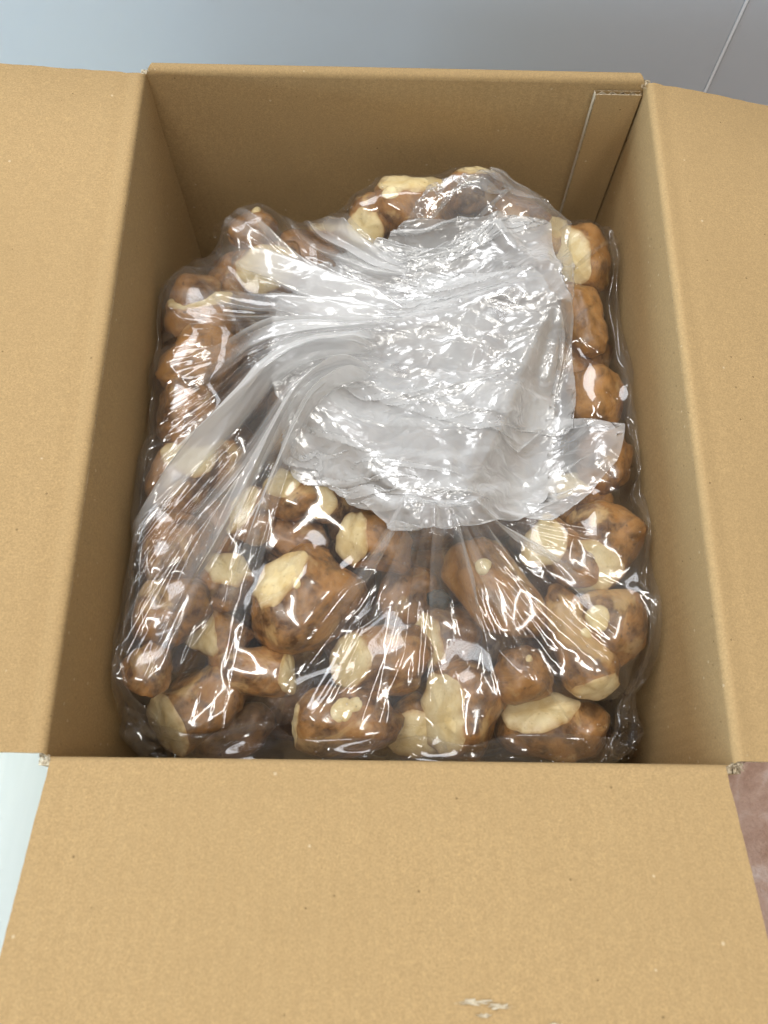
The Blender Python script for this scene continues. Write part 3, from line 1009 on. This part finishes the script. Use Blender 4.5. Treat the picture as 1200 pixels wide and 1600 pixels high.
# --- the folded-over mouth: crumpled sheets lying on the body
def sheet(left, right, rest_w, rest_h0, rest_h1, n, m, hmap, z0, seed_amp, steps=70, grav=.0004, edge_amp=.0022, up=None, pleat=None, off=.0012):
    """left, right: polylines of the two short ends, front to back; s runs from left to right"""
    def poly(pts, t):
        pts = np.array(pts, float); L = np.concatenate([[0], np.cumsum(np.linalg.norm(np.diff(pts, axis=0), axis=1))]); L /= L[-1]
        return np.stack([np.interp(t, L, pts[:, 0]), np.interp(t, L, pts[:, 1])], -1)
    s = np.linspace(0, 1, n); t = np.linspace(0, 1, m)
    a, b = poly(left, t), poly(right, t)
    xy = a[None] * (1 - s[:, None, None]) + b[None] * s[:, None, None]
    P = np.zeros((n, m, 3)); P[..., :2] = xy
    jag = smooth_noise(n, m, 14, edge_amp)
    P[..., 0] += jag; P[..., 1] += smooth_noise(n, m, 14, edge_amp)
    P[..., 2] = np.maximum(sample(hmap, P) + .004, z0) + smooth_noise(n, m, 5, seed_amp) + smooth_noise(n, m, 11, seed_amp)
    if pleat is not None:
        P[..., 2] += smooth_noise(n, m, n * .8, pleat[1], pleat[0]) + smooth_noise(n, m, n * .5, pleat[1] * .6, pleat[0] * .5)
    if up is not None:
        P[..., 2] += up(s[:, None], t[None, :])
    rest = np.zeros((n, m, 3))
    rest[..., 0] = s[:, None] * rest_w
    rest[..., 1] = (t[None, :] - .5) * (rest_h0 + (rest_h1 - rest_h0) * s[:, None])
    tgt = P.copy()
    bd = np.zeros((n, m), bool); bd[0] = bd[-1] = True; bd[:, 0] = bd[:, -1] = True
    sel = np.nonzero(bd)
    def hook(Q, tt):
        Q[sel[0], sel[1], :2] += 0.30 * (tgt[sel[0], sel[1], :2] - Q[sel[0], sel[1], :2])
    P = relax(P, rest, hmap, steps, 7, grav, off, hook, deep=.02, lim=(.174, .229))
    tg2 = upsample(tgt); n2, m2 = tg2.shape[:2]
    b2 = np.zeros((n2, m2), bool); b2[0] = b2[-1] = True; b2[:, 0] = b2[:, -1] = True
    s2 = np.nonzero(b2)
    def hook2(Q, tt):
        Q[s2[0], s2[1], :2] += .20 * (tg2[s2[0], s2[1], :2] - Q[s2[0], s2[1], :2])
    P = upsample(P); P[..., 2] += smooth_noise(P.shape[0], P.shape[1], 3, .0007)
    return relax(P, upsample(rest) * 1.025, hmap, 10, 6, grav, off, hook2, deep=.02, lim=(.174, .229))


def fan(root, perim, hmap, n, m, pleats, amp, seed, wid=(.010, .032), lift=.0018, bend=None):
    """film pulled straight from a gathered root to the bag's shoulder, with leaning pleats along the pull"""
    r = np.random.default_rng(seed)
    def poly(pts, t):
        pts = np.array(pts, float); L = np.concatenate([[0], np.cumsum(np.linalg.norm(np.diff(pts, axis=0), axis=1))]); L /= L[-1]
        return np.stack([np.interp(t, L, pts[:, 0]), np.interp(t, L, pts[:, 1])], -1)
    s = np.linspace(0, 1, n); t = np.linspace(0, 1, m)
    a, b = poly(root, t), poly(perim, t)
    for _ in range(12):
        b[1:-1] = .5 * b[1:-1] + .25 * (b[2:] + b[:-2])
    S, Tt = np.meshgrid(s, t, indexing='ij')
    ctl = a if bend is None else poly(bend, t)
    ply = np.zeros((n, m)); hgt = np.zeros((n, m)); lean = np.zeros((n, m))
    for k in range(pleats):
        c = r.uniform(.02, .98); w = r.uniform(*wid); A = amp * r.uniform(.35, 1.0); s0 = r.uniform(0, .25) * (r.random() < .5); s1 = r.uniform(.65, 1.1)
        cc = c + .035 * r.normal() * (S - .4) + .006 * np.sin(S * r.uniform(3, 8) + k)
        ww = w * (1.0 + .8 * (1 - S))
        env = np.clip((S - s0) / .12, 0, 1) * np.clip((s1 - S) / .30, 0, 1)
        x = (Tt - cc) / ww
        tent = np.clip(1 - np.abs(x), 0, 1) ** .8
        hgt += A * tent * env
        ply += r.uniform(.25, .9) * np.clip(1.25 - np.abs((Tt - cc + .4 * ww) / ww), 0, 1) * env
        lean += r.choice([-1, 1]) * r.uniform(.6, 1.5) * ww * tent * env
    Tl = np.clip(Tt + lean, 0, 1)
    ai = np.stack([np.interp(Tl, t, a[:, q]) for q in (0, 1)], -1)
    bi = np.stack([np.interp(Tl, t, b[:, q]) for q in (0, 1)], -1)
    P = np.zeros((n, m, 3))
    ci = np.stack([np.interp(Tl, t, ctl[:, q]) for q in (0, 1)], -1)
    S3_ = S[..., None]
    P[..., :2] = ai * (1 - S3_) ** 2 + ci * (2 * S3_ * (1 - S3_)) + bi * S3_ ** 2
    z = sample(hmap, P) + lift
    low = z.copy()
    for _ in range(140):          # taut along the pull
        zz = z.copy(); zz[1:-1] = (z[2:] + z[:-2]) / 2
        z = np.maximum(low, zz)
    for _ in range(6):
        zz = z.copy(); zz[:, 1:-1] = (z[:, 2:] + z[:, :-2]) / 2
        z = np.maximum(low, zz)
    P[..., 2] = z + hgt + smooth_noise(n, m, 6, .0004) + smooth_noise(n, m, n * .4, .0006, 5)
    ply = ply + np.clip(1 - S / .60, 0, 1) * np.clip(S / .15, 0, 1) * .85
    return P, np.clip(ply, 0, 1.3)


# pleats pulled from the second gather towards the front and the right wall
F2, f2_plies = fan([(.060, -.066), (.036, -.076), (.010, -.068)], [(.168, -.090), (.166, -.150), (.150, -.190), (.080, -.200), (.020, -.208), (-.040, -.205), (-.105, -.213)],
         hm, 80, 320, 15, .0075, 8, (.010, .032))
film("pleat_fan", F2, PLEAT, plies=f2_plies * .45)
hm = blur(raster(hm, F2, 2), 2)
# back fold standing behind the mouth
S0 = sheet([(.020, .085), (.010, .150), (.030, .175)], [(.128, .085), (.133, .130), (.136, .170), (.120, .193), (.085, .196)],
           .135, .12, .17, 80, 90, hm, .248, .003, 60, .0002)
film("mouth_fold", S0, VEIL, sub=0)
hm = blur(raster(hm, S0, 2), 2)
# lower lobe
S1 = sheet([(-.062, -.045), (-.074, -.028), (-.070, .012)], [(.105, -.075), (.140, -.052), (.158, -.030), (.168, -.004), (.150, -.006), (.128, .002), (.100, .030)],
           .255, .115, .165, 130, 90, hm, .245, .004, 70, .0004)
film("mouth_fold", S1, NECK, sub=0)
hm = blur(raster(hm, S1, 2), 2)
# middle lobe reaching down to the tip
S2 = sheet([(-.074, -.020), (-.080, .020), (-.076, .040)], [(.000, -.088), (.034, -.092), (.085, -.078), (.118, -.060), (.120, .020)],
           .185, .090, .215, 110, 110, hm, .248, .004, 70, .0004)
film("mouth_fold", S2, NECK, sub=0)
hm = blur(raster(hm, S2, 2), 2)
# upper fan, two layers
S3 = sheet([(-.080, .026), (-.086, .060), (-.084, .100), (-.062, .130)], [(.128, -.006), (.131, .040), (.130, .077), (.119, .105), (.121, .163), (.060, .158), (.010, .150)],
           .225, .130, .345, 130, 140, hm, .250, .004, 70, .0004)
film("mouth_fold", S3, NECK, sub=0)
hm = blur(raster(hm, S3, 2), 2)
S4 = sheet([(-.082, .022), (-.086, .045), (-.080, .070)], [(.090, -.020), (.122, .010), (.126, .060), (.110, .100), (.060, .120), (.020, .120)],
           .205, .090, .240, 120, 120, hm, .255, .004, 70, .0004)
film("mouth_fold", S4, NECK, sub=0)
hm = blur(raster(hm, S4, 2), 2)
# pleats pulled from the gathered neck towards the rear left shoulder
F3, f3_plies = fan([(.000, .055), (.005, .080), (.010, .105), (.020, .130)], [(-.168, .060), (-.168, .120), (-.150, .172), (-.110, .205), (-.050, .215)],
         hm, 80, 220, 20, .0055, 5, bend=[(-.080, .055), (-.085, .085), (-.080, .110), (-.050, .145)])
film("pleat_fan", F3, PLEAT, plies=f3_plies)
hm = blur(raster(hm, F3, 2), 2)
# pleats pulled from the gathered neck towards the left wall and the front left corner
F1, f1_plies = fan([(-.010, .015), (-.010, .030), (-.005, .050), (.000, .070)], [(-.100, -.210), (-.135, -.212), (-.168, -.165), (-.173, -.090), (-.173, -.030), (-.170, .050)],
         hm, 110, 360, 30, .0085, 3, (.007, .030), bend=[(-.080, .028), (-.088, .036), (-.092, .048), (-.090, .064)])
film("pleat_fan", F1, PLEAT, plies=f1_plies)

# --- condensation beads on the film
def beads(count):
    Q = P1.reshape(-1, 3)
    ok = np.nonzero((Q[:, 2] > .17) & (np.abs(Q[:, 0]) < .17))[0]
    keep = []
    for i in rng.permutation(ok):
        p = Q[i]
        d = mnoise.noise(Vector((p[0] * 22, p[1] * 22, 1.7)))
        if rng.random() < .04 + max(0, d) * 1.1:
            keep.append(i)
        if len(keep) >= count:
            break
    bm = bmesh.new(); bmesh.ops.create_icosphere(bm, subdivisions=1, radius=1)
    bv = np.array([v.co[:] for v in bm.verts]); bf = np.array([[v.index for v in f.verts] for f in bm.faces]); bm.free()
    vs, fs = [], []
    for c, i in enumerate(keep):
        r = .00028 + .0006 * rng.random() ** 3
        vs.append(bv * np.array([r, r, r * .7]) + Q[i] - np.array([0, 0, .135 + .0002]) + rng.normal(0, .0006, 3) * np.array([1, 1, 0]))
        fs.append(bf + c * len(bv))
    o = link("condensation", mesh_from("condensation", np.concatenate(vs), np.concatenate(fs).tolist()), DROP, bag)
    tag(o, kind="stuff")


kd = NT("water_bead")
DROP = kd.finish(kd.n("MixShader", i0=.30, i1=kd.n("BsdfTransparent", Color=(.95, .95, .95)).outputs[0], i2=kd.n("BsdfGlossy", Color=(1, 1, 1), Roughness=.08).outputs[0]))
beads(1500)
